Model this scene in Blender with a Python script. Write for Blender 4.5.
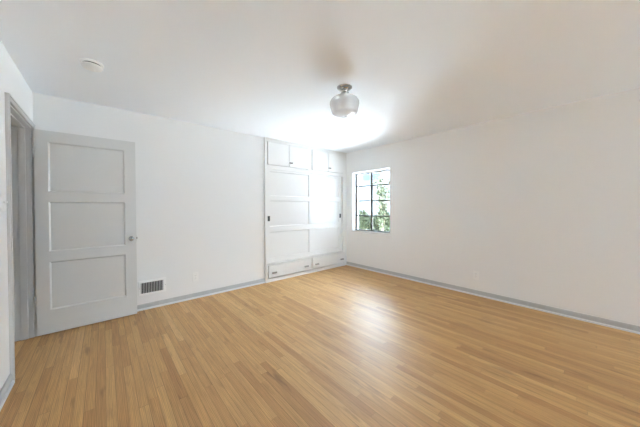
import bpy, bmesh, math, random
from mathutils import Vector, Matrix
random.seed(7)
S = bpy.context.scene
COL = S.collection
for o in list(bpy.data.objects):
    bpy.data.objects.remove(o)

# ------------------------------------------------------------------ room measures (metres)
EYE = 1.27
H = 2.426                      # ceiling
XL, XR = -0.525, 4.005         # left / right wall faces
YB, YN = 3.785, -5.00          # back / near wall faces
NX0, NX1, NZ0, NZ1 = 2.85, 3.75, 0.75, 2.02      # unseen window added in the near wall for fill light
XC = 2.034                     # left side of the closet
YF = 3.755                     # closet front plane

# ------------------------------------------------------------------ camera
def make_camera():
    f, sy, yaw, pit, rol = 251.09, -4.06, 0.7119, -0.0114, -0.0042
    fw = Vector((math.sin(yaw)*math.cos(pit), math.cos(yaw)*math.cos(pit), math.sin(pit)))
    r = Vector((math.cos(yaw), -math.sin(yaw), 0)); u = r.cross(fw)
    r2 = r*math.cos(rol) + u*math.sin(rol); u2 = -r*math.sin(rol) + u*math.cos(rol)
    cd = bpy.data.cameras.new('camera'); co = bpy.data.objects.new('camera', cd); COL.objects.link(co)
    m = Matrix((r2, u2, -fw)).transposed().to_4x4(); m.translation = Vector((0, 0, EYE))
    co.matrix_world = m
    cd.sensor_width = 36.0; cd.sensor_fit = 'HORIZONTAL'
    cd.lens = f/640*36; cd.shift_x = 0; cd.shift_y = sy/640
    cd.clip_start = 0.02; cd.clip_end = 300
    S.camera = co
make_camera()

# ------------------------------------------------------------------ sky, sun, bounce fill lamps, exposure
w = bpy.data.worlds.new('sky'); S.world = w; w.use_nodes = True
nt = w.node_tree; nt.nodes.clear()
wo = nt.nodes.new('ShaderNodeOutputWorld'); bg = nt.nodes.new('ShaderNodeBackground')
bg.inputs['Color'].default_value = (0.72, 0.905, 1.11, 1); bg.inputs['Strength'].default_value = 6.0
nt.links.new(bg.outputs[0], wo.inputs[0])

def lamp(name, kind, energy, loc, direction, size=None, color=(1, 1, 1)):
    d = bpy.data.lights.new(name, kind); d.energy = energy; d.color = color
    o = bpy.data.objects.new(name, d); COL.objects.link(o); o.location = loc
    o.rotation_euler = Vector(direction).to_track_quat('-Z', 'Y').to_euler()
    if size: d.shape = 'RECTANGLE'; d.size, d.size_y = size
    return o
sun = lamp('sun', 'SUN', 12.0, (-4, 0, 9), (0.25, -0.25, -1.0), color=(0.90, 0.95, 1.0)); sun.data.angle = 0.01
# portals: steer the sky's samples through the two window openings
for nm, loc, d, sz in (('window_portal', (XR+0.20, 3.13, 1.365), (-1, 0, 0), (0.95, 1.25)),
                       ('fill_window_portal', ((NX0+NX1)/2, YN-0.20, (NZ0+NZ1)/2), (0, 1, 0), (NX1-NX0, NZ1-NZ0))):
    p = lamp(nm, 'AREA', 1.0, loc, d, sz); p.data.cycles.is_portal = True
# area lamps added in place of daylight bounced off sunlit paving, outside both windows
DAY = (0.77, 0.91, 1.08)
lamp('garden_bounce_fill', 'AREA', 500.0, (7.4, 6.65, -0.46), (0, 0, 1), (4.4, 9.0), DAY)
lamp('garden_bounce_fill', 'AREA', 1700.0, (2.4, -7.7, -0.46), (0, 0, 1), (8.0, 4.2), DAY)
S.view_settings.view_transform = 'Standard'; S.view_settings.look = 'None'
S.view_settings.gamma = 1.0; S.view_settings.use_curve_mapping = False
S.view_settings.exposure = 2.70
S.cycles.max_bounces = 16; S.cycles.diffuse_bounces = 12; S.cycles.glossy_bounces = 6
S.cycles.transmission_bounces = 8; S.cycles.transparent_max_bounces = 12
S.cycles.use_denoising = True; S.cycles.use_adaptive_sampling = False

# ------------------------------------------------------------------ materials
def mat(name, color, rough=0.5, metal=0.0, spec=0.5, **kw):
    m = bpy.data.materials.new(name); m.use_nodes = True
    b = m.node_tree.nodes['Principled BSDF']
    b.inputs['Base Color'].default_value = (*color, 1)
    b.inputs['Roughness'].default_value = rough; b.inputs['Metallic'].default_value = metal
    b.inputs['Specular IOR Level'].default_value = spec
    for k, v in kw.items(): b.inputs[k].default_value = v
    return m
def bumpy(m, scale, strength, dist=0.002, coord='Object'):
    t = m.node_tree; N = t.nodes; b = N['Principled BSDF']
    tc = N.new('ShaderNodeTexCoord'); n = N.new('ShaderNodeTexNoise'); bp = N.new('ShaderNodeBump')
    n.inputs['Scale'].default_value = scale; n.inputs['Detail'].default_value = 4
    bp.inputs['Strength'].default_value = strength; bp.inputs['Distance'].default_value = dist
    t.links.new(tc.outputs[coord], n.inputs['Vector']); t.links.new(n.outputs['Fac'], bp.inputs['Height'])
    t.links.new(bp.outputs[0], b.inputs['Normal'])
    return m
M = {}
M['wall'] = bumpy(mat('wall_paint', (0.868, 0.870, 0.868), 0.75, spec=0.25), 60, 0.08)
M['ceil'] = bumpy(mat('ceiling_paint', (0.885, 0.925, 0.97), 0.85, spec=0.2), 45, 0.08)
M['white'] = bumpy(mat('closet_white_enamel', (0.80, 0.785, 0.765), 0.4), 30, 0.03)
M['trim'] = bumpy(mat('pale_grey_trim_enamel', (0.64, 0.64, 0.635), 0.4), 30, 0.04)
M['base'] = bumpy(mat('grey_baseboard_enamel', (0.50, 0.51, 0.52), 0.4), 30, 0.04)
M['shoe'] = mat('lit_shoe_enamel', (0.74, 0.76, 0.78), 0.4)  # trim paint lightened: the light caught by the shoe is in the colour
M['door'] = bumpy(mat('grey_door_enamel', (0.72, 0.725, 0.715), 0.42), 35, 0.05)
M['plate'] = mat('white_plastic', (0.90, 0.90, 0.89), 0.35)
M['slot'] = mat('dark_slot', (0.02, 0.02, 0.02), 0.6)
M['chrome'] = mat('chrome', (0.48, 0.48, 0.48), 0.10, 1.0)
M['nickel'] = mat('satin_nickel', (0.36, 0.33, 0.30), 0.35, 1.0)
M['black'] = mat('black_metal', (0.012, 0.012, 0.012), 0.4)
M['steel'] = mat('dark_painted_steel_sash', (0.07, 0.062, 0.05), 0.5)
M['ventwhite'] = mat('white_vent_enamel', (0.93, 0.93, 0.93), 0.4)
M['louver'] = mat('grey_louvre', (0.62, 0.62, 0.62), 0.5)
M['dark'] = mat('duct_shade', (0.02, 0.02, 0.022), 0.8)
M['detector'] = mat('detector_plastic', (0.84, 0.84, 0.83), 0.4)
M['bulb'] = mat('frosted_bulb', (0.85, 0.85, 0.82), 0.3)
M['knobglass'] = mat('clear_glass_knob', (0.95, 0.96, 0.96), 0.03, **{'Transmission Weight': 0.75, 'IOR': 1.5})
def shade_mat():
    m = bpy.data.materials.new('opal_glass'); m.use_nodes = True; t = m.node_tree; N = t.nodes; N.clear(); L = t.links
    o = N.new('ShaderNodeOutputMaterial'); d = N.new('ShaderNodeBsdfDiffuse'); tl = N.new('ShaderNodeBsdfTranslucent'); g = N.new('ShaderNodeBsdfGlossy')
    a = N.new('ShaderNodeMixShader'); b = N.new('ShaderNodeMixShader'); f = N.new('ShaderNodeLayerWeight'); mm = N.new('ShaderNodeMath'); mm.operation = 'MULTIPLY_ADD'
    d.inputs[0].default_value = tl.inputs[0].default_value = (0.96, 0.965, 0.965, 1); g.inputs['Roughness'].default_value = 0.12
    a.inputs[0].default_value = 0.45; f.inputs['Blend'].default_value = 0.25; mm.inputs[1].default_value = 0.30; mm.inputs[2].default_value = 0.03; L.new(f.outputs['Facing'], mm.inputs[0])
    L.new(d.outputs[0], a.inputs[1]); L.new(tl.outputs[0], a.inputs[2]); L.new(mm.outputs[0], b.inputs[0])
    tp = N.new('ShaderNodeBsdfTransparent'); tp.inputs[0].default_value = (0.97, 0.97, 0.97, 1); c = N.new('ShaderNodeMixShader'); c.inputs[0].default_value = 0.50
    L.new(a.outputs[0], c.inputs[1]); L.new(tp.outputs[0], c.inputs[2]); L.new(c.outputs[0], b.inputs[1]); L.new(g.outputs[0], b.inputs[2]); L.new(b.outputs[0], o.inputs[0]); return m
M['shade'] = shade_mat()
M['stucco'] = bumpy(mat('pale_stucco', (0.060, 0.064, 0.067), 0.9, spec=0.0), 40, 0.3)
M['wing'] = bumpy(mat('grey_stucco', (0.26, 0.265, 0.275), 0.9), 40, 0.3)
M['rooftile'] = mat('house_eave', (0.55, 0.5, 0.46), 0.8)
M['bluepane'] = mat('sky_reflection_pane', (0.028, 0.034, 0.056), 0.6, spec=0.0)  # blue of the reflected sky put into the base colour
M['soil'] = bumpy(mat('pale_paving', (0.72, 0.71, 0.68), 0.95), 8, 0.3, 0.02)
M['bark'] = mat('bark', (0.16, 0.12, 0.08), 0.9)

def leaf_mat(name, c1, c2):
    m = mat(name, c1, 0.6, spec=0.15); t = m.node_tree; N = t.nodes; b = N['Principled BSDF']
    tc = N.new('ShaderNodeTexCoord'); n = N.new('ShaderNodeTexNoise'); n.inputs['Scale'].default_value = 9
    mx = N.new('ShaderNodeMix'); mx.data_type = 'RGBA'
    mx.inputs[6].default_value = (*c1, 1); mx.inputs[7].default_value = (*c2, 1)
    t.links.new(tc.outputs['Object'], n.inputs['Vector']); t.links.new(n.outputs['Fac'], mx.inputs[0])
    t.links.new(mx.outputs[2], b.inputs['Base Color'])
    return m
M['leaf'] = leaf_mat('green_leaf', (0.010, 0.015, 0.005), (0.024, 0.027, 0.011))
M['olive'] = leaf_mat('olive_leaf', (0.014, 0.018, 0.007), (0.034, 0.037, 0.017))

def pane_mat():
    m = bpy.data.materials.new('window_glass'); m.use_nodes = True; t = m.node_tree; N = t.nodes; N.clear()
    o = N.new('ShaderNodeOutputMaterial'); tr = N.new('ShaderNodeBsdfTransparent'); gl = N.new('ShaderNodeBsdfGlossy')
    fr = N.new('ShaderNodeFresnel'); mx = N.new('ShaderNodeMixShader')
    tr.inputs[0].default_value = (0.97, 0.985, 0.98, 1); gl.inputs['Roughness'].default_value = 0.02
    fr.inputs['IOR'].default_value = 1.25
    t.links.new(fr.outputs[0], mx.inputs[0]); t.links.new(tr.outputs[0], mx.inputs[1]); t.links.new(gl.outputs[0], mx.inputs[2])
    t.links.new(mx.outputs[0], o.inputs[0]); return m
M['pane'] = pane_mat()

def floor_mat():
    """narrow oak strips along Y: every strip gets its own random board lengths, tints and grain"""
    m = bpy.data.materials.new('oak_strip_floor'); m.use_nodes = True
    t = m.node_tree; N = t.nodes; L = t.links; b = N['Principled BSDF']
    def math_(op, a, bb=None, c=None):
        n = N.new('ShaderNodeMath'); n.operation = op
        for i, v in enumerate((a, bb, c)):
            if v is None: continue
            if isinstance(v, (int, float)): n.inputs[i].default_value = v
            else: L.new(v, n.inputs[i])
        return n.outputs[0]
    tc = N.new('ShaderNodeTexCoord'); sp = N.new('ShaderNodeSeparateXYZ'); L.new(tc.outputs['Object'], sp.inputs[0])
    X, Y = sp.outputs[0], sp.outputs[1]
    W, LEN = 0.0525, 0.95
    u = math_('DIVIDE', X, W); iu = math_('FLOOR', u); fu = math_('FRACT', u)
    wn = N.new('ShaderNodeTexWhiteNoise'); wn.noise_dimensions = '1D'; L.new(iu, wn.inputs['W'])
    off = math_('MULTIPLY', wn.outputs['Value'], 7.3)
    # wobble in board length
    v = math_('ADD', math_('DIVIDE', Y, LEN), off)
    wob = math_('MULTIPLY', math_('SINE', math_('MULTIPLY', v, 2.7)), 0.22)
    v2 = math_('ADD', v, wob); iv = math_('FLOOR', v2); fv = math_('FRACT', v2)
    cb = N.new('ShaderNodeCombineXYZ'); L.new(iu, cb.inputs[0]); L.new(iv, cb.inputs[1])
    w2 = N.new('ShaderNodeTexWhiteNoise'); w2.noise_dimensions = '3D'; L.new(cb.outputs[0], w2.inputs['Vector'])
    rnd = w2.outputs['Value']
    tint = N.new('ShaderNodeValToRGB'); cr = tint.color_ramp
    cr.elements[0].position = 0.0; cr.elements[0].color = (0.500, 0.265, 0.100, 1)
    cr.elements[1].position = 1.0; cr.elements[1].color = (0.720, 0.440, 0.188, 1)
    for pos, c in ((0.12, (0.560, 0.312, 0.118, 1)), (0.5, (0.625, 0.360, 0.140, 1)), (0.9, (0.675, 0.402, 0.164, 1))):
        e = cr.elements.new(pos); e.color = c
    L.new(rnd, tint.inputs[0])
    # grain, stretched along the board and shifted for each board
    gv = N.new('ShaderNodeCombineXYZ')
    L.new(math_('ADD', math_('MULTIPLY', X, 75), math_('MULTIPLY', rnd, 40)), gv.inputs[0])
    L.new(math_('ADD', math_('MULTIPLY', Y, 3.2), math_('MULTIPLY', rnd, 25)), gv.inputs[1])
    g = N.new('ShaderNodeTexNoise'); g.inputs['Scale'].default_value = 1.0; g.inputs['Detail'].default_value = 6
    g.inputs['Roughness'].default_value = 0.65; g.inputs['Distortion'].default_value = 0.5
    L.new(gv.outputs[0], g.inputs['Vector'])
    gr = N.new('ShaderNodeMapRange'); gr.inputs[1].default_value = 0.3; gr.inputs[2].default_value = 0.72
    gr.inputs[3].default_value = 0.74; gr.inputs[4].default_value = 1.12; L.new(g.outputs['Fac'], gr.inputs[0])
    # cathedral figure on some boards
    wv = N.new('ShaderNodeCombineXYZ')
    L.new(math_('ADD', math_('MULTIPLY', X, 26), math_('MULTIPLY', rnd, 31)), wv.inputs[0])
    L.new(math_('ADD', math_('MULTIPLY', Y, 1.3), math_('MULTIPLY', rnd, 17)), wv.inputs[1])
    wt = N.new('ShaderNodeTexWave'); wt.bands_direction = 'X'; wt.inputs['Scale'].default_value = 1.6
    wt.inputs['Distortion'].default_value = 7; wt.inputs['Detail'].default_value = 2; wt.inputs['Detail Scale'].default_value = 0.8
    L.new(wv.outputs[0], wt.inputs['Vector'])
    wr = N.new('ShaderNodeMapRange'); wr.inputs[1].default_value = 0.0; wr.inputs[2].default_value = 0.35
    wr.inputs[3].default_value = 0.70; wr.inputs[4].default_value = 1.0; L.new(wt.outputs['Fac'], wr.inputs[0])
    # darker heartwood blotches and small knots
    kv = N.new('ShaderNodeCombineXYZ')
    L.new(math_('ADD', math_('MULTIPLY', X, 14), math_('MULTIPLY', rnd, 53)), kv.inputs[0])
    L.new(math_('ADD', math_('MULTIPLY', Y, 2.6), math_('MULTIPLY', rnd, 29)), kv.inputs[1])
    kn = N.new('ShaderNodeTexNoise'); kn.inputs['Scale'].default_value = 1.0; kn.inputs['Detail'].default_value = 3; L.new(kv.outputs[0], kn.inputs['Vector'])
    kr = N.new('ShaderNodeMapRange'); kr.inputs[1].default_value = 0.62; kr.inputs[2].default_value = 0.74; kr.inputs[3].default_value = 1.0; kr.inputs[4].default_value = 0.66
    L.new(kn.outputs['Fac'], kr.inputs[0])
    # seams
    ed = math_('MINIMUM', fu, math_('SUBTRACT', 1, fu)); ev = math_('MINIMUM', fv, math_('SUBTRACT', 1, fv))
    s1 = math_('GREATER_THAN', ed, 0.022); s2 = math_('GREATER_THAN', ev, 0.0010)
    seam = math_('MULTIPLY', s1, s2); sf = math_('ADD', 0.55, math_('MULTIPLY', seam, 0.45))
    k = math_('MULTIPLY', math_('MULTIPLY', math_('MULTIPLY', gr.outputs[0], wr.outputs[0]), kr.outputs[0]), sf)
    vm = N.new('ShaderNodeVectorMath'); vm.operation = 'SCALE'
    L.new(tint.outputs[0], vm.inputs[0]); L.new(k, vm.inputs['Scale']); L.new(vm.outputs[0], b.inputs['Base Color'])
    b.inputs['Roughness'].default_value = 0.36; b.inputs['Specular IOR Level'].default_value = 0.45
    rr = N.new('ShaderNodeMapRange'); rr.inputs[3].default_value = 0.42; rr.inputs[4].default_value = 0.52
    L.new(g.outputs['Fac'], rr.inputs[0]); L.new(rr.outputs[0], b.inputs['Roughness'])
    bp = N.new('ShaderNodeBump'); bp.inputs['Strength'].default_value = 0.12; bp.inputs['Distance'].default_value = 0.001
    L.new(math_('ADD', seam, math_('MULTIPLY', g.outputs['Fac'], 0.3)), bp.inputs['Height']); L.new(bp.outputs[0], b.inputs['Normal'])
    return m
M['floor'] = floor_mat()

# ------------------------------------------------------------------ mesh helpers
def box(bm, x0, x1, y0, y1, z0, z1, bev=0.0):
    g = bmesh.ops.create_cube(bm, size=1.0)['verts']
    for v in g:
        v.co = Vector(((x0+x1)/2+v.co.x*(x1-x0), (y0+y1)/2+v.co.y*(y1-y0), (z0+z1)/2+v.co.z*(z1-z0)))
    if bev:
        es = list({e for v in g for e in v.link_edges})
        bmesh.ops.bevel(bm, geom=es, offset=bev, segments=2, profile=0.6, affect='EDGES')
def lathe(bm, prof, mtx=None, seg=48, caps=True):
    """prof: (radius, z) list, turned round Z, then moved by mtx"""
    mtx = mtx or Matrix.Identity(4); rings = []
    for r, z in prof:
        rings.append([bm.verts.new(mtx @ Vector((r*math.cos(2*math.pi*i/seg), r*math.sin(2*math.pi*i/seg), z))) for i in range(seg)])
    fs = []
    for a, b in zip(rings, rings[1:]):
        for i in range(seg):
            fs.append(bm.faces.new((a[i], a[(i+1) % seg], b[(i+1) % seg], b[i])))
    if caps:
        for rg in (rings[0], rings[-1]): fs.append(bm.faces.new(rg))
    for f in fs: f.smooth = True
    bmesh.ops.recalc_face_normals(bm, faces=fs)
def extrude_profile(bm, prof, a, b, side):
    """profile (out, up) run from a to b along a wall; side = unit vector out of the wall"""
    a, b, side = Vector(a), Vector(b), Vector(side)
    A = [bm.verts.new(a+side*o+Vector((0, 0, z))) for o, z in prof]; B = [bm.verts.new(b+side*o+Vector((0, 0, z))) for o, z in prof]
    n = len(prof); fs = [bm.faces.new((A[i], A[(i+1) % n], B[(i+1) % n], B[i])) for i in range(n)]
    fs += [bm.faces.new(A), bm.faces.new(B)]; bmesh.ops.recalc_face_normals(bm, faces=fs)
def obj(name, bm, m, parent=None):
    me = bpy.data.meshes.new(name); bm.to_mesh(me); bm.free(); me.materials.append(M[m])
    o = bpy.data.objects.new(name, me); COL.objects.link(o)
    if parent is not None:
        o.parent = parent
        o.matrix_parent_inverse = Matrix.Translation(-parent_origin(parent))
    return o
def parent_origin(p):
    v = Vector((0, 0, 0))
    while p is not None: 
        v += p.location + (p.matrix_parent_inverse.translation if p.parent else Vector((0, 0, 0))); p = p.parent
    return v
def tag(o, label, cat, group=None, kind=None):
    o['label'] = label; o['category'] = cat
    if group: o['group'] = group
    if kind: o['kind'] = kind
    return o
def empty(name, loc, label, cat, group=None, kind=None):
    o = bpy.data.objects.new(name, None); COL.objects.link(o); o.location = loc; o.empty_display_size = 0.1
    return tag(o, label, cat, group, kind)
def boxes(name, m, lst, parent=None, bev=0.0):
    bm = bmesh.new()
    for c in lst: box(bm, *c, bev=bev)
    return obj(name, bm, m, parent)

def frame_slab(bm, x0, x1, z0, z1, y0, y1, holes, bev, dep):
    """slab facing -Y with through holes (x0,x1,z0,z1), each with a sloped sticking bev wide and dep deep on both faces"""
    xs = sorted({x0, x1, *[h[0] for h in holes], *[h[1] for h in holes]})
    zs = sorted({z0, z1, *[h[2] for h in holes], *[h[3] for h in holes]})
    def inh(x, z): return any(h[0] < x < h[1] and h[2] < z < h[3] for h in holes)
    q = lambda *p: bm.faces.new([bm.verts.new(c) for c in p])
    for a, b in zip(xs, xs[1:]):
        for c, d in zip(zs, zs[1:]):
            if inh((a+b)/2, (c+d)/2): continue
            q((a, y0, c), (b, y0, c), (b, y0, d), (a, y0, d)); q((a, y1, c), (a, y1, d), (b, y1, d), (b, y1, c))
    q((x0, y0, z0), (x0, y0, z1), (x0, y1, z1), (x0, y1, z0)); q((x1, y0, z0), (x1, y1, z0), (x1, y1, z1), (x1, y0, z1))
    q((x0, y0, z0), (x0, y1, z0), (x1, y1, z0), (x1, y0, z0)); q((x0, y0, z1), (x1, y0, z1), (x1, y1, z1), (x0, y1, z1))
    for a, b, c, d in holes:
        for ya, yb, flip in ((y0, y0+dep, False), (y1, y1-dep, True)):
            o_ = [(a, ya, c), (b, ya, c), (b, ya, d), (a, ya, d)]
            i_ = [(a+bev, yb, c+bev), (b-bev, yb, c+bev), (b-bev, yb, d-bev), (a+bev, yb, d-bev)]
            for k in range(4):
                n = (k+1) % 4; p = [o_[k], o_[n], i_[n], i_[k]]
                q(*(p[::-1] if flip else p))
    bmesh.ops.remove_doubles(bm, verts=bm.verts, dist=1e-5)
    bmesh.ops.recalc_face_normals(bm, faces=bm.faces)
def panel_boards(parent, holes, y0, y1, bev, dep, m):
    for a, b, c, d in holes:
        boxes('panel', m, [(a+bev, b-bev, y0+dep, y1-dep, c+bev, d-bev)], parent)

# ------------------------------------------------------------------ room shell
WT = 0.125
WY0, WY1, WZ0, WZ1 = 2.668, 3.588, 0.758, 1.977            # right window opening
DY0, DY1, DZ1 = 2.870, 3.706, 2.060                         # rough door opening in the left wall
tag(boxes('floor', 'floor', [(-1.9, XR+0.2, YN-0.2, 4.45, -0.12, 0.0)]), 'light oak narrow strip floor of the empty room', 'floor', kind='structure')
tag(boxes('ceiling', 'ceil', [(-1.9, XR+0.2, YN-0.2, 4.45, H, H+0.15)]), 'plain white painted ceiling over the whole room', 'ceiling', kind='structure')
tag(boxes('wall_back', 'wall', [(-1.9, XC, YB, YB+WT, 0, H)]), 'white wall behind the open grey door, left of the closet', 'wall', kind='structure')
tag(boxes('wall_right', 'wall', [(XR, XR+0.2, YN-0.2, WY0, 0, H), (XR, XR+0.2, WY1, 4.45, 0, H),
     (XR, XR+0.2, WY0, WY1, 0, WZ0), (XR, XR+0.2, WY0, WY1, WZ1, H)]), 'long white wall on the right with the casement window', 'wall', kind='structure')
tag(boxes('wall_left', 'wall', [(XL-WT, XL, YN-0.2, DY0, 0, H), (XL-WT, XL, DY1, YB, 0, H), (XL-WT, XL, DY0, DY1, DZ1, H)]),
    'white wall at far left with the open doorway', 'wall', kind='structure')
tag(boxes('wall_near', 'wall', [(XL, NX0, YN-0.2, YN, 0, H), (NX1, XR, YN-0.2, YN, 0, H), (NX0, NX1, YN-0.2, YN, 0, NZ0), (NX0, NX1, YN-0.2, YN, NZ1, H)]), 'white wall opposite the closet with an added fill light window', 'wall', kind='structure')
tag(boxes('wall_hallway', 'wall', [(-1.9, -1.78, YN-0.2, YB, 0, H), (-1.78, XL-WT, YN-0.2, YN, 0, H)]), 'hallway wall seen through the open doorway', 'wall', kind='structure')

# baseboards: grey board and a shoe moulding coloured lighter for the light it catches
BP = [(0, 0), (0.013, 0), (0.013, 0.060), (0.009, 0.072), (0, 0.072)]
SP = [(0.0, 0), (0.024, 0), (0.023, 0.012), (0.018, 0.019), (0.0, 0.021)]
def baseboard(name, runs, label):
    bm = bmesh.new(); b2 = bmesh.new()
    for a, b, s in runs:
        extrude_profile(bm, BP, a, b, s)
        s_ = Vector(s)*0.0131; extrude_profile(b2, [(o*0.5, z) for o, z in SP], Vector(a)+s_, Vector(b)+s_, s)
    o = tag(obj(name, bm, 'base'), label, 'baseboard', kind='structure')
    obj('shoe_moulding', b2, 'shoe', o)
baseboard('baseboard_back', [((XL, YB, 0), (XC-0.001, YB, 0), (0, -1, 0))], 'low grey baseboard along the wall with the floor vent')
baseboard('baseboard_right', [((XR, YF-0.002, 0), (XR, YN, 0), (-1, 0, 0))], 'long low grey baseboard under the window wall')
baseboard('baseboard_left', [((XL, YN, 0), (XL, 2.8255, 0), (1, 0, 0))], 'low baseboard at far left beside the doorway')
baseboard('baseboard_near', [((XL+0.03, YN, 0), (XR-0.03, YN, 0), (0, 1, 0))], 'low grey baseboard along the wall opposite the closet')

# door casing and jamb
JN, JF, JT = 2.886, 3.690, 2.043
cas = tag(boxes('trim_1', 'trim', [(XL, XL+0.018, 2.828, 2.876, 0, 2.096), (XL, XL+0.018, JF+0.008, JF+0.056, 0, 2.096),
                                    (XL, XL+0.018, 2.876, JF+0.008, 2.052, 2.096)], bev=0.003), 'narrow grey casing round the open doorway', 'door casing', kind='structure')
boxes('casing_bead', 'trim', [(XL+0.018, XL+0.023, 2.829, 2.841, 0, 2.095), (XL+0.018, XL+0.023, 2.841, JF+0.055, 2.083, 2.095)], cas, bev=0.002)
jb = tag(boxes('trim_2', 'trim', [(XL-WT, XL, DY0, JN, 0, DZ1), (XL-WT, XL, JF, DY1, 0, DZ1), (XL-WT, XL, JN, JF, JT, DZ1)]),
         'grey door jamb lining the left doorway', 'door jamb', kind='structure')
boxes('door_stop', 'trim', [(XL-0.085, XL-0.038, JF-0.012, JF, 0, JT), (XL-0.085, XL-0.038, JN, JN+0.012, 0, JT), (XL-0.085, XL-0.038, JN+0.012, JF-0.012, JT-0.012, JT)], jb, bev=0.002)
boxes('hallway_casing', 'trim', [(XL-WT-0.018, XL-WT, JF+0.008, JF+0.056, 0, 2.096), (XL-WT-0.018, XL-WT, 2.828, 2.876, 0, 2.096), (XL-WT-0.018, XL-WT, 2.876, JF+0.008, 2.052, 2.096)], jb, bev=0.003)
boxes('strike_plate', 'nickel', [(XL-0.035, XL-0.008, JN, JN+0.0015, 0.87, 0.94)], jb)

# ------------------------------------------------------------------ open door
DX0, DX1, DF, DB = -0.503, 0.291, 3.655, 3.690
door = empty('door_1', (DX0, (DF+DB)/2, 0.015), 'open grey three panel door resting near the wall at left', 'door', kind='structure')
holes = [(-0.412, 0.190, 1.429, 1.924), (-0.412, 0.190, 0.832, 1.328), (-0.412, 0.190, 0.247, 0.728)]
bm = bmesh.new(); frame_slab(bm, DX0, DX1, 0.014, 2.034, DF, DB, holes, 0.012, 0.014)
leaf = obj('leaf', bm, 'door', door)
panel_boards(leaf, holes, DF, DB, 0.012, 0.014, 'door')
KX, KZ = 0.243, 0.908
ry = Matrix.Rotation(math.pi/2, 4, 'X')           # +Z of the profile -> -Y (towards the camera)
for sgn, yf in ((1, DF), (-1, DB)):
    mt = Matrix.Translation((KX, yf, KZ)) @ (ry if sgn > 0 else Matrix.Rotation(-math.pi/2, 4, 'X'))
    bm = bmesh.new(); lathe(bm, [(0.026, 0), (0.026, 0.003), (0.021, 0.007), (0.011, 0.009), (0.009, 0.026), (0.012, 0.030)], mt, 32)
    k = obj('rosette', bm, 'chrome', door)
    bm = bmesh.new(); lathe(bm, [(0.010, 0.0302), (0.020, 0.033), (0.0265, 0.042), (0.0265, 0.050), (0.020, 0.057), (0.008, 0.059)], mt, 12)
    for f in bm.faces: f.smooth = False
    obj('knob', bm, 'chrome', k)
boxes('latch_plate', 'nickel', [(DX1, DX1+0.0015, DF+0.005, DB-0.005, 0.87, 0.945)], door)
boxes('latch_bolt', 'nickel', [(DX1+0.0015, DX1+0.011, DF+0.011, DB-0.011, 0.898, 0.918)], door)
for z in (0.35, 1.80):
    h_ = boxes('hinge', 'trim', [(XL+0.004, DX0, JF-0.030, JF-0.0275, z-0.045, z+0.045)], door)
    bm = bmesh.new(); lathe(bm, [(0.006, z-0.047), (0.006, z+0.047)], Matrix.Translation((DX0-0.008, JF-0.029, 0)), 16); obj('hinge_pin', bm, 'trim', h_)

# ------------------------------------------------------------------ built-in closet
cl = empty('built_in_closet', ((XC+XR)/2, YF, 0), 'white built-in closet with sliding panel doors filling the far corner', 'closet')
FB = 3.836                                        # back of the face frame
fr = [(XC, 2.080, YF, FB, 0, H), (3.893, XR-0.001, YF, FB, 0.30, H), (3.953, XR-0.001, YF, FB, 0, 0.30),       # stiles
      (2.080, 3.893, YF, FB, 2.366, H), (2.080, 3.893, YF, FB, 1.905, 1.972), (2.950, 3.036, YF, FB, 1.972, 2.366),
      (2.080, 3.893, YF, FB, 0.290, 0.312), (3.893, 3.953, YF, FB, 0.290, 0.30), (2.992, 3.022, YF, FB, 0.055, 0.290), (2.080, 3.953, YF, FB, 0, 0.055)]
boxes('face_frame', 'white', fr, cl)
bm = bmesh.new(); extrude_profile(bm, [(0, 0), (0.014, 0.018), (0.014, 0.026), (0, 0.026)], (XC, YF, H-0.0265), (XR-0.002, YF, H-0.0265), (0, -1, 0)); obj('crown_strip', bm, 'white', cl)
bm = bmesh.new(); extrude_profile(bm, [(0, 0), (0.011, 0), (0.011, 0.012), (0.007, 0.018), (0, 0.019)], (XC, YF, 0), (XR-0.026, YF, 0), (0, -1, 0)); obj('shoe_moulding', bm, 'white', cl)
boxes('ledge', 'white', [(2.072, 3.90, YF-0.012, YF, 0.296, 0.310)], cl, bev=0.002)
boxes('carcass', 'white', [(XC, XC+0.02, FB+0.07, 4.36, 0, H), (XR-0.021, XR-0.001, FB, 4.36, 0, H), (XC, XR-0.001, 4.36, 4.38, 0, H),
      (XC+0.02, XR-0.021, FB, 4.36, 1.915, 1.935), (XC+0.02, XR-0.021, FB+0.001, 4.36, 0.292, 0.302)], cl)
def sliding(x0, x1, yf, hx0, hx1, pullx):
    hs = [(hx0, hx1, 1.455, 1.868), (hx0, hx1, 0.936, 1.372), (hx0, hx1, 0.392, 0.838)]
    bm = bmesh.new(); frame_slab(bm, x0, x1, 0.314, 1.9045, yf, yf+0.028, hs, 0.005, 0.012)
    d = obj('sliding_door', bm, 'white', cl)
    panel_boards(d, hs, yf, yf+0.028, 0.005, 0.012, 'white')
    p = boxes('flush_pull', 'black', [(pullx-0.017, pullx+0.017, yf-0.0025, yf, 1.030, 1.112)], d, bev=0.001)
    boxes('pull_rim', 'black', [(pullx-0.020, pullx-0.017, yf-0.004, yf, 1.027, 1.115), (pullx+0.017, pullx+0.020, yf-0.004, yf, 1.027, 1.115),
                                (pullx-0.017, pullx+0.017, yf-0.004, yf, 1.112, 1.115), (pullx-0.017, pullx+0.017, yf-0.004, yf, 1.027, 1.030)], p)
sliding(2.081, 3.032, 3.772, 2.136, 2.978, 2.112)
sliding(2.985, 3.892, 3.802, 3.045, 3.812, 3.850)
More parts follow.
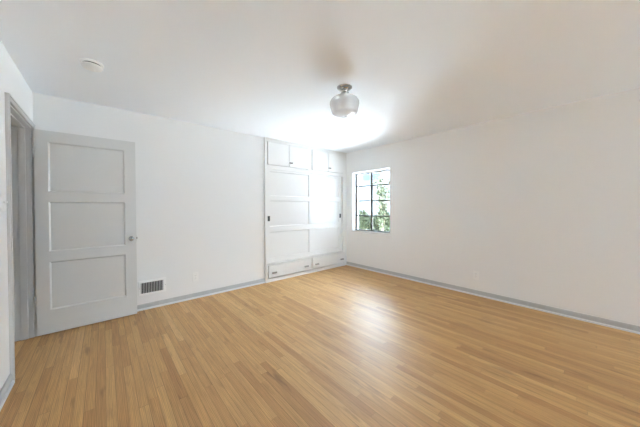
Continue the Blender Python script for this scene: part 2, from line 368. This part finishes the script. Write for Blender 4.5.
for x0, x1, latch in ((2.084, 2.507, 0), (2.511, 2.947, -1), (3.039, 3.449, 0), (3.453, 3.889, -1)):
    d = boxes('cupboard_door', 'white', [(x0+0.001, x1-0.001, YF-0.014, YF+0.012, 1.978, 2.359)], cl, bev=0.003)
    YD = YF-0.014
    if latch:
        l = boxes('latch', 'nickel', [(x0+0.008, x0+0.070, YD-0.006, YD, 2.036, 2.062)], d, bev=0.002)
        bm = bmesh.new(); lathe(bm, [(0.010, 0), (0.008, 0.010), (0.011, 0.018), (0.009, 0.024)], Matrix.Translation((x0+0.052, YD-0.006, 2.049)) @ ry, 20); obj('latch_knob', bm, 'nickel', l)
    else:
        boxes('catch_plate', 'plate', [(x1-0.026, x1-0.004, YD-0.004, YD, 2.038, 2.066)], d, bev=0.001)
YP = YF-0.016
def cup_pull(x, z, d):
    bm = bmesh.new(); box(bm, x-0.048, x+0.048, YP-0.003, YP, z+0.006, z+0.014, bev=0.001)
    n = 14; R = 0.020
    prev = None
    rows = []
    for j in range(7):                              # quarter-round hood
        a = math.pi/2*j/6; rows.append([(x-0.044+0.088*i/n, YP-R*math.sin(a), z-0.010+0.022*math.cos(a)) for i in range(n+1)])
    V = [[bm.verts.new(p) for p in r] for r in rows]
    for a, b in zip(V, V[1:]):
        for i in range(n): bm.faces.new((a[i], a[i+1], b[i+1], b[i]))
    for i in (0, n):
        c = bm.verts.new((rows[0][i][0], YP, z-0.010)); bm.faces.new([r[i] for r in V]+[c])
    bmesh.ops.recalc_face_normals(bm, faces=bm.faces)
    obj('cup_pull', bm, 'nickel', d)
for x0, x1, pulls in ((2.089, 2.984, (2.196, 2.885)), (3.032, 3.945, (3.145, 3.838))):
    d = boxes('drawer', 'white', [(x0+0.001, x1-0.001, YF-0.016, YF+0.012, 0.070, 0.281)], cl, bev=0.004)
    for px in pulls: cup_pull(px, 0.147, d)

# ------------------------------------------------------------------ casement window
XG = XR+0.125                                      # glass plane
win = empty('window_1', (XR+0.12, (WY0+WY1)/2, WZ0), 'eight pane steel casement window looking onto shrubs', 'window', kind='structure')
boxes('window_frame', 'white', [(XG-0.012, XG+0.03, WY0, WY0+0.012, WZ0, WZ1), (XG-0.012, XG+0.03, WY1-0.006, WY1, WZ0, WZ1),
       (XG-0.012, XG+0.03, WY0+0.012, WY1-0.006, WZ1-0.024, WZ1), (XG-0.012, XG+0.03, WY0+0.012, WY1-0.006, WZ0, WZ0+0.012)], win)
YM = 3.176
for a, b in ((WY0+0.012, YM), (YM, WY1-0.006)):
    z0, z1 = WZ0+0.012, WZ1-0.024
    s = boxes('sash', 'steel', [(XG-0.010, XG+0.014, a, a+0.022, z0, z1), (XG-0.010, XG+0.014, b-0.022, b, z0, z1),
              (XG-0.010, XG+0.014, a+0.018, b-0.018, z0, z0+0.018), (XG-0.010, XG+0.014, a+0.018, b-0.018, z1-0.012, z1)], win)
    for z in (1.690, 1.384, 1.074):
        boxes('muntin', 'steel', [(XG-0.008, XG+0.012, a+0.018, b-0.018, z-0.013, z+0.013)], s)
    boxes('glass', 'pane', [(XG+0.001, XG+0.004, a+0.010, b-0.010, z0+0.010, z1-0.006)], s)
lt = boxes('crank_operator', 'steel', [(XG-0.030, XG-0.010, 3.52, 3.565, WZ0+0.012, WZ0+0.032)], win, bev=0.003)
boxes('crank_handle', 'steel', [(XG-0.040, XG-0.030, 3.44, 3.545, WZ0+0.016, WZ0+0.026)], lt, bev=0.002)
boxes('sash_latch', 'steel', [(XG-0.022, XG-0.010, YM-0.010, YM+0.010, 1.22, 1.29)], win, bev=0.002)
tag(boxes('trim_3', 'white', [(XR-0.022, XG-0.012, WY0, WY1, WZ0-0.018, WZ0), (XR-0.022, XR, WY0-0.02, WY0, WZ0-0.018, WZ0), (XR-0.022, XR, WY1, WY1+0.02, WZ0-0.018, WZ0)]),
    'thin white sill under the casement window', 'window sill', kind='structure')

# unseen window added behind the camera to bring in fill light
w2 = empty('fill_window', ((NX0+NX1)/2, YN-0.12, NZ0), 'unseen two pane window added for fill light opposite the closet', 'window', kind='structure')
NM = (NX0+NX1)/2; G0, G1 = YN-0.135, YN-0.115
boxes('window_frame', 'steel', [(NX0, NX0+0.03, G0, G1, NZ0, NZ1), (NX1-0.03, NX1, G0, G1, NZ0, NZ1), (NX0+0.03, NX1-0.03, G0, G1, NZ0, NZ0+0.03),
       (NX0+0.03, NX1-0.03, G0, G1, NZ1-0.03, NZ1), (NM-0.018, NM+0.018, G0, G1, NZ0+0.03, NZ1-0.03)], w2)
boxes('glass', 'pane', [(NX0+0.03, NM-0.018, YN-0.127, YN-0.124, NZ0+0.03, NZ1-0.03), (NM+0.018, NX1-0.03, YN-0.127, YN-0.124, NZ0+0.03, NZ1-0.03)], w2)

# ------------------------------------------------------------------ ceiling light
LX, LY = 1.786, 1.698
li = empty('ceiling_light', (LX, LY, H), 'schoolhouse ceiling light with opal glass shade on chrome fitter', 'ceiling light')
T = Matrix.Translation((LX, LY, H))
bm = bmesh.new(); lathe(bm, [(0.074, 0), (0.074, -0.006), (0.066, -0.013), (0.056, -0.016), (0.054, -0.026), (0.042, -0.034), (0.034, -0.046), (0.034, -0.062)], T); obj('canopy', bm, 'chrome', li)
bm = bmesh.new(); lathe(bm, [(0.040, -0.060), (0.045, -0.064), (0.045, -0.078), (0.040, -0.082)], T); f_ = obj('fitter', bm, 'chrome', li)
for k in range(3):
    a = k*2*math.pi/3+0.4
    bm = bmesh.new(); lathe(bm, [(0.003, 0), (0.003, 0.008), (0.006, 0.009), (0.006, 0.015)], T @ Matrix.Translation((0, 0, -0.071)) @ Matrix.Rotation(a, 4, 'Z') @ Matrix.Translation((0.0452, 0, 0)) @ Matrix.Rotation(math.pi/2, 4, 'Y'), 12); obj('thumb_screw', bm, 'chrome', f_)
out = [(0.036, -0.074), (0.037, -0.084), (0.060, -0.090), (0.100, -0.101), (0.128, -0.118), (0.141, -0.140), (0.1425, -0.160), (0.138, -0.185), (0.130, -0.215), (0.1235, -0.238),
       (0.120, -0.246), (0.110, -0.252), (0.085, -0.262), (0.055, -0.272), (0.030, -0.277), (0.004, -0.278)]
inn = [(max(r-0.004, 0.003), z+0.004) for r, z in out[1:]][::-1]
bm = bmesh.new(); lathe(bm, out + inn + [(0.033, -0.074)], T, 72, caps=False); obj('glass_shade', bm, 'shade', li)
bm = bmesh.new(); lathe(bm, [(0.013, -0.082), (0.014, -0.110), (0.022, -0.130), (0.030, -0.155), (0.028, -0.175), (0.016, -0.190), (0.003, -0.194)], T, 24); obj('bulb', bm, 'bulb', li)

# ------------------------------------------------------------------ smoke detector
sd = empty('smoke_detector', (-0.057, 2.722, H), 'round white smoke detector on the ceiling near the door', 'smoke detector')
T = Matrix.Translation((-0.057, 2.722, H))
bm = bmesh.new(); lathe(bm, [(0.072, 0), (0.072, -0.012), (0.069, -0.014)], T); obj('base', bm, 'detector', sd)
bm = bmesh.new(); lathe(bm, [(0.058, -0.0141), (0.058, -0.023)], T); obj('sensing_gap', bm, 'slot', sd)
bm = bmesh.new(); lathe(bm, [(0.057, -0.0231), (0.067, -0.0235), (0.068, -0.030), (0.060, -0.041), (0.040, -0.048), (0.004, -0.049)], T); cv = obj('cover', bm, 'detector', sd)
bm = bmesh.new(); lathe(bm, [(0.009, -0.047), (0.009, -0.052), (0.002, -0.0525)], T @ Matrix.Translation((0.015, 0.01, 0)), 20); obj('test_button', bm, 'plate', cv)

# ------------------------------------------------------------------ floor register in the wall
vt = empty('wall_vent', (0.462, YB, 0.18), 'white wall vent with dark vertical slots above the baseboard', 'wall vent')
x0, x1, z0, z1 = 0.316, 0.608, 0.181, 0.357; a0, a1, c0, c1 = 0.338, 0.576, 0.201, 0.334
bm = bmesh.new()
for c in ((x0, a0, YB-0.016, YB, z0, z1), (a1, x1, YB-0.016, YB, z0, z1), (a0, a1, YB-0.016, YB, z0, c0), (a0, a1, YB-0.016, YB, c1, z1)): box(bm, *c)
obj('frame', bm, 'ventwhite', vt)
boxes('duct_shade_sheet', 'dark', [(a0, a1, YB-0.0015, YB-0.0005, c0, c1)], vt)  # flat black sheet in place of the shade inside the duct
n = 14
for i in range(n):
    x = a0 + (a1-a0)*(i+0.5)/n
    boxes('louver', 'louver', [(x-0.0030, x+0.0030, YB-0.011, YB-0.002, c0, c1)], vt)
for x in (x0+0.011, x1-0.011):
    bm = bmesh.new(); lathe(bm, [(0.004, 0), (0.0035, 0.0015), (0.001, 0.002)], Matrix.Translation((x, YB-0.016, 0.269)) @ ry, 12); obj('screw', bm, 'nickel', vt)

# ------------------------------------------------------------------ outlets and switch
def outlet(loc, rz, label):
    e = empty('wall_outlet', loc, label, 'outlet', 'duplex wall outlets'); 
    pts = []
    def lb(name, m, c, bev=0):
        bm = bmesh.new(); box(bm, *c, bev=bev); me = bpy.data.meshes.new(name); bm.to_mesh(me); bm.free(); me.materials.append(M[m])
        o = bpy.data.objects.new(name, me); COL.objects.link(o); o.parent = e; return o
    lb('cover_plate', 'plate', (-0.037, 0.037, -0.009, 0, -0.060, 0.060), 0.003)
    for z in (-0.020, 0.020):
        s = lb('socket', 'plate', (-0.017, 0.017, -0.011, -0.009, z-0.014, z+0.014), 0.0008)
        for x in (-0.006, 0.006):
            t = lb('slot', 'slot', (x-0.001, x+0.001, -0.0114, -0.011, z-0.002, z+0.006)); t.parent = s
    lb('screw', 'nickel', (-0.002, 0.002, -0.0098, -0.009, -0.002, 0.002))
    e.rotation_euler = (0, 0, rz)
outlet((0.963, YB, 0.297), 0, 'white outlet plate between the wall vent and the closet')
outlet((XR, 1.248, 0.282), -math.pi/2, 'white outlet plate low on the window wall')
sw = empty('light_switch', (XL, 2.735, 1.305), 'white double light switch plate left of the doorway', 'light switch')
boxes('cover_plate', 'plate', [(XL, XL+0.006, 2.678, 2.792, 1.248, 1.362)], sw, bev=0.002)
for y in (2.712, 2.758):
    t = boxes('switch_frame', 'plate', [(XL+0.006, XL+0.0075, y-0.006, y+0.006, 1.293, 1.317)], sw)
    boxes('toggle', 'plate', [(XL+0.0075, XL+0.018, y-0.004, y+0.004, 1.306, 1.315)], t, bev=0.001)

# ------------------------------------------------------------------ garden and neighbour outside the window
tag(boxes('ground', 'soil', [(XR+0.2, 40, -30, 40, -0.6, -0.5), (-20, XR+0.2, -30, YN-0.2, -0.6, -0.5)]), 'garden ground outside the casement window', 'ground', kind='structure')
hs = empty('neighbour_house', (16.0, 12, -0.5), 'white stucco house across the garden beyond the casement window', 'house')
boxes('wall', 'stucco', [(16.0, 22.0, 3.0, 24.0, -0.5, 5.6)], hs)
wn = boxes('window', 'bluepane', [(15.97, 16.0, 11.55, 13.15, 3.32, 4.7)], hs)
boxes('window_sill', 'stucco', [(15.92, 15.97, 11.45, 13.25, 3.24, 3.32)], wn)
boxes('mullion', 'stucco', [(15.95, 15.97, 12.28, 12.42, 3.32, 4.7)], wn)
boxes('roof', 'rooftile', [(15.4, 22.5, 2.5, 24.5, 5.6, 5.8)], hs)

tag(boxes('shade_eave', 'wing', [(XR+0.2, 5.0, -6, 12, 2.62, 2.74)]), 'unseen eave added above the window to shade the paving outside', 'eave', kind='structure')  # unseen eave, added to shade the near paving and cut skylight
wg = empty('shade_wing', (10.3, 1.0, -0.5), 'unseen wing added beside the garden to keep daylight off the closet', 'light blocker')  # unseen block added to dim the light falling on the closet
boxes('wall', 'wing', [(5.65, 15.0, -0.2, 2.2, -0.5, 2.9)], wg)
boxes('roof', 'rooftile', [(5.65, 15.2, -0.4, 2.4, 2.9, 3.05)], wg)

def shrub(name, loc, h, rx, ry_, n, lsize, m, label, seed, airy=0.0, cat='shrub', group='garden shrubs outside the window', stems=6, base=0.0):
    rd = random.Random(seed)
    e = empty(name, loc, label, cat, group); L0 = Vector(loc)
    sb = bmesh.new(); tips = []
    for k in range(stems):
        a = rd.uniform(0, 6.28); q = rd.uniform(0.15, 0.9)
        end = Vector((math.cos(a)*rx*q, math.sin(a)*ry_*q, h*rd.uniform(0.75, 1.0)))
        prev = None; pts = []
        for j in range(6):
            s_ = j/5; p = L0 + Vector((end.x*s_**1.4, end.y*s_**1.4, end.z*s_)) + Vector((rd.uniform(-.02, .02), rd.uniform(-.02, .02), 0)); r = 0.016*(1-s_)+0.003
            ring = [sb.verts.new(p+Vector((r*math.cos(t*math.pi/3), r*math.sin(t*math.pi/3), 0))) for t in range(6)]
            if prev:
                for t in range(6): sb.faces.new((prev[t], prev[(t+1) % 6], ring[(t+1) % 6], ring[t]))
            prev = ring; pts.append(p)
        tips.append(pts)
    obj('stems', sb, 'bark', e)
    lb = bmesh.new()
    for i in range(n):
        if rd.random() < airy:
            pts = rd.choice(tips); s_ = rd.uniform(1.2, 4.99); j = int(s_); p = pts[j].lerp(pts[j+1], s_-j) + Vector((rd.gauss(0, .07), rd.gauss(0, .07), rd.gauss(0, .06)))
        else:
            while True:
                v = Vector((rd.uniform(-1, 1), rd.uniform(-1, 1), rd.uniform(-1, 1)))
                if 0.3 < v.length < 1: break
            p = L0 + Vector((v.x*rx, v.y*ry_, base + (h-base)*(0.5+v.z*0.5)))
        d = Vector((rd.gauss(0, 1), rd.gauss(0, 1), rd.gauss(0.3, .8))).normalized(); sd_ = d.cross(Vector((rd.gauss(0, 1), rd.gauss(0, 1), rd.gauss(0, 1)))).normalized()
        up = d.cross(sd_); l = lsize*rd.uniform(.7, 1.3); wd = l*0.22
        A = lb.verts.new(p); C = lb.verts.new(p+d*l); m1 = lb.verts.new(p+d*l*.5); B1 = lb.verts.new(p+d*l*.5+sd_*wd+up*wd*.4); B2 = lb.verts.new(p+d*l*.5-sd_*wd+up*wd*.4)
        lb.faces.new((A, m1, B1)); lb.faces.new((m1, C, B1)); lb.faces.new((A, B2, m1)); lb.faces.new((m1, B2, C))
    obj('foliage', lb, m, e)
shrub('olive_shrub', (10.0, 7.05, -0.5), 3.30, 0.60, 0.50, 620, 0.20, 'olive', 'tall loose olive shrub outside the right half of the window', 3, airy=0.85, stems=9)
shrub('garden_shrub', (12.0, 8.45, -0.5), 1.42, 0.55, 0.7, 2200, 0.17, 'leaf', 'low dense green shrub right of the window mullion, behind the olive shrub', 11)
shrub('garden_shrub', (10.6, 8.85, -0.5), 1.55, 0.6, 0.55, 2200, 0.17, 'leaf', 'low dense green shrub outside the left half of the window', 12)
shrub('garden_shrub', (11.2, 10.15, -0.5), 1.45, 0.65, 0.65, 1800, 0.17, 'olive', 'low grey-green shrub at the far left edge of the window', 13)
shrub('garden_shrub', (10.0, 5.95, -0.5), 1.60, 0.55, 0.5, 1800, 0.17, 'leaf', 'green shrub outside the near edge of the window', 14)
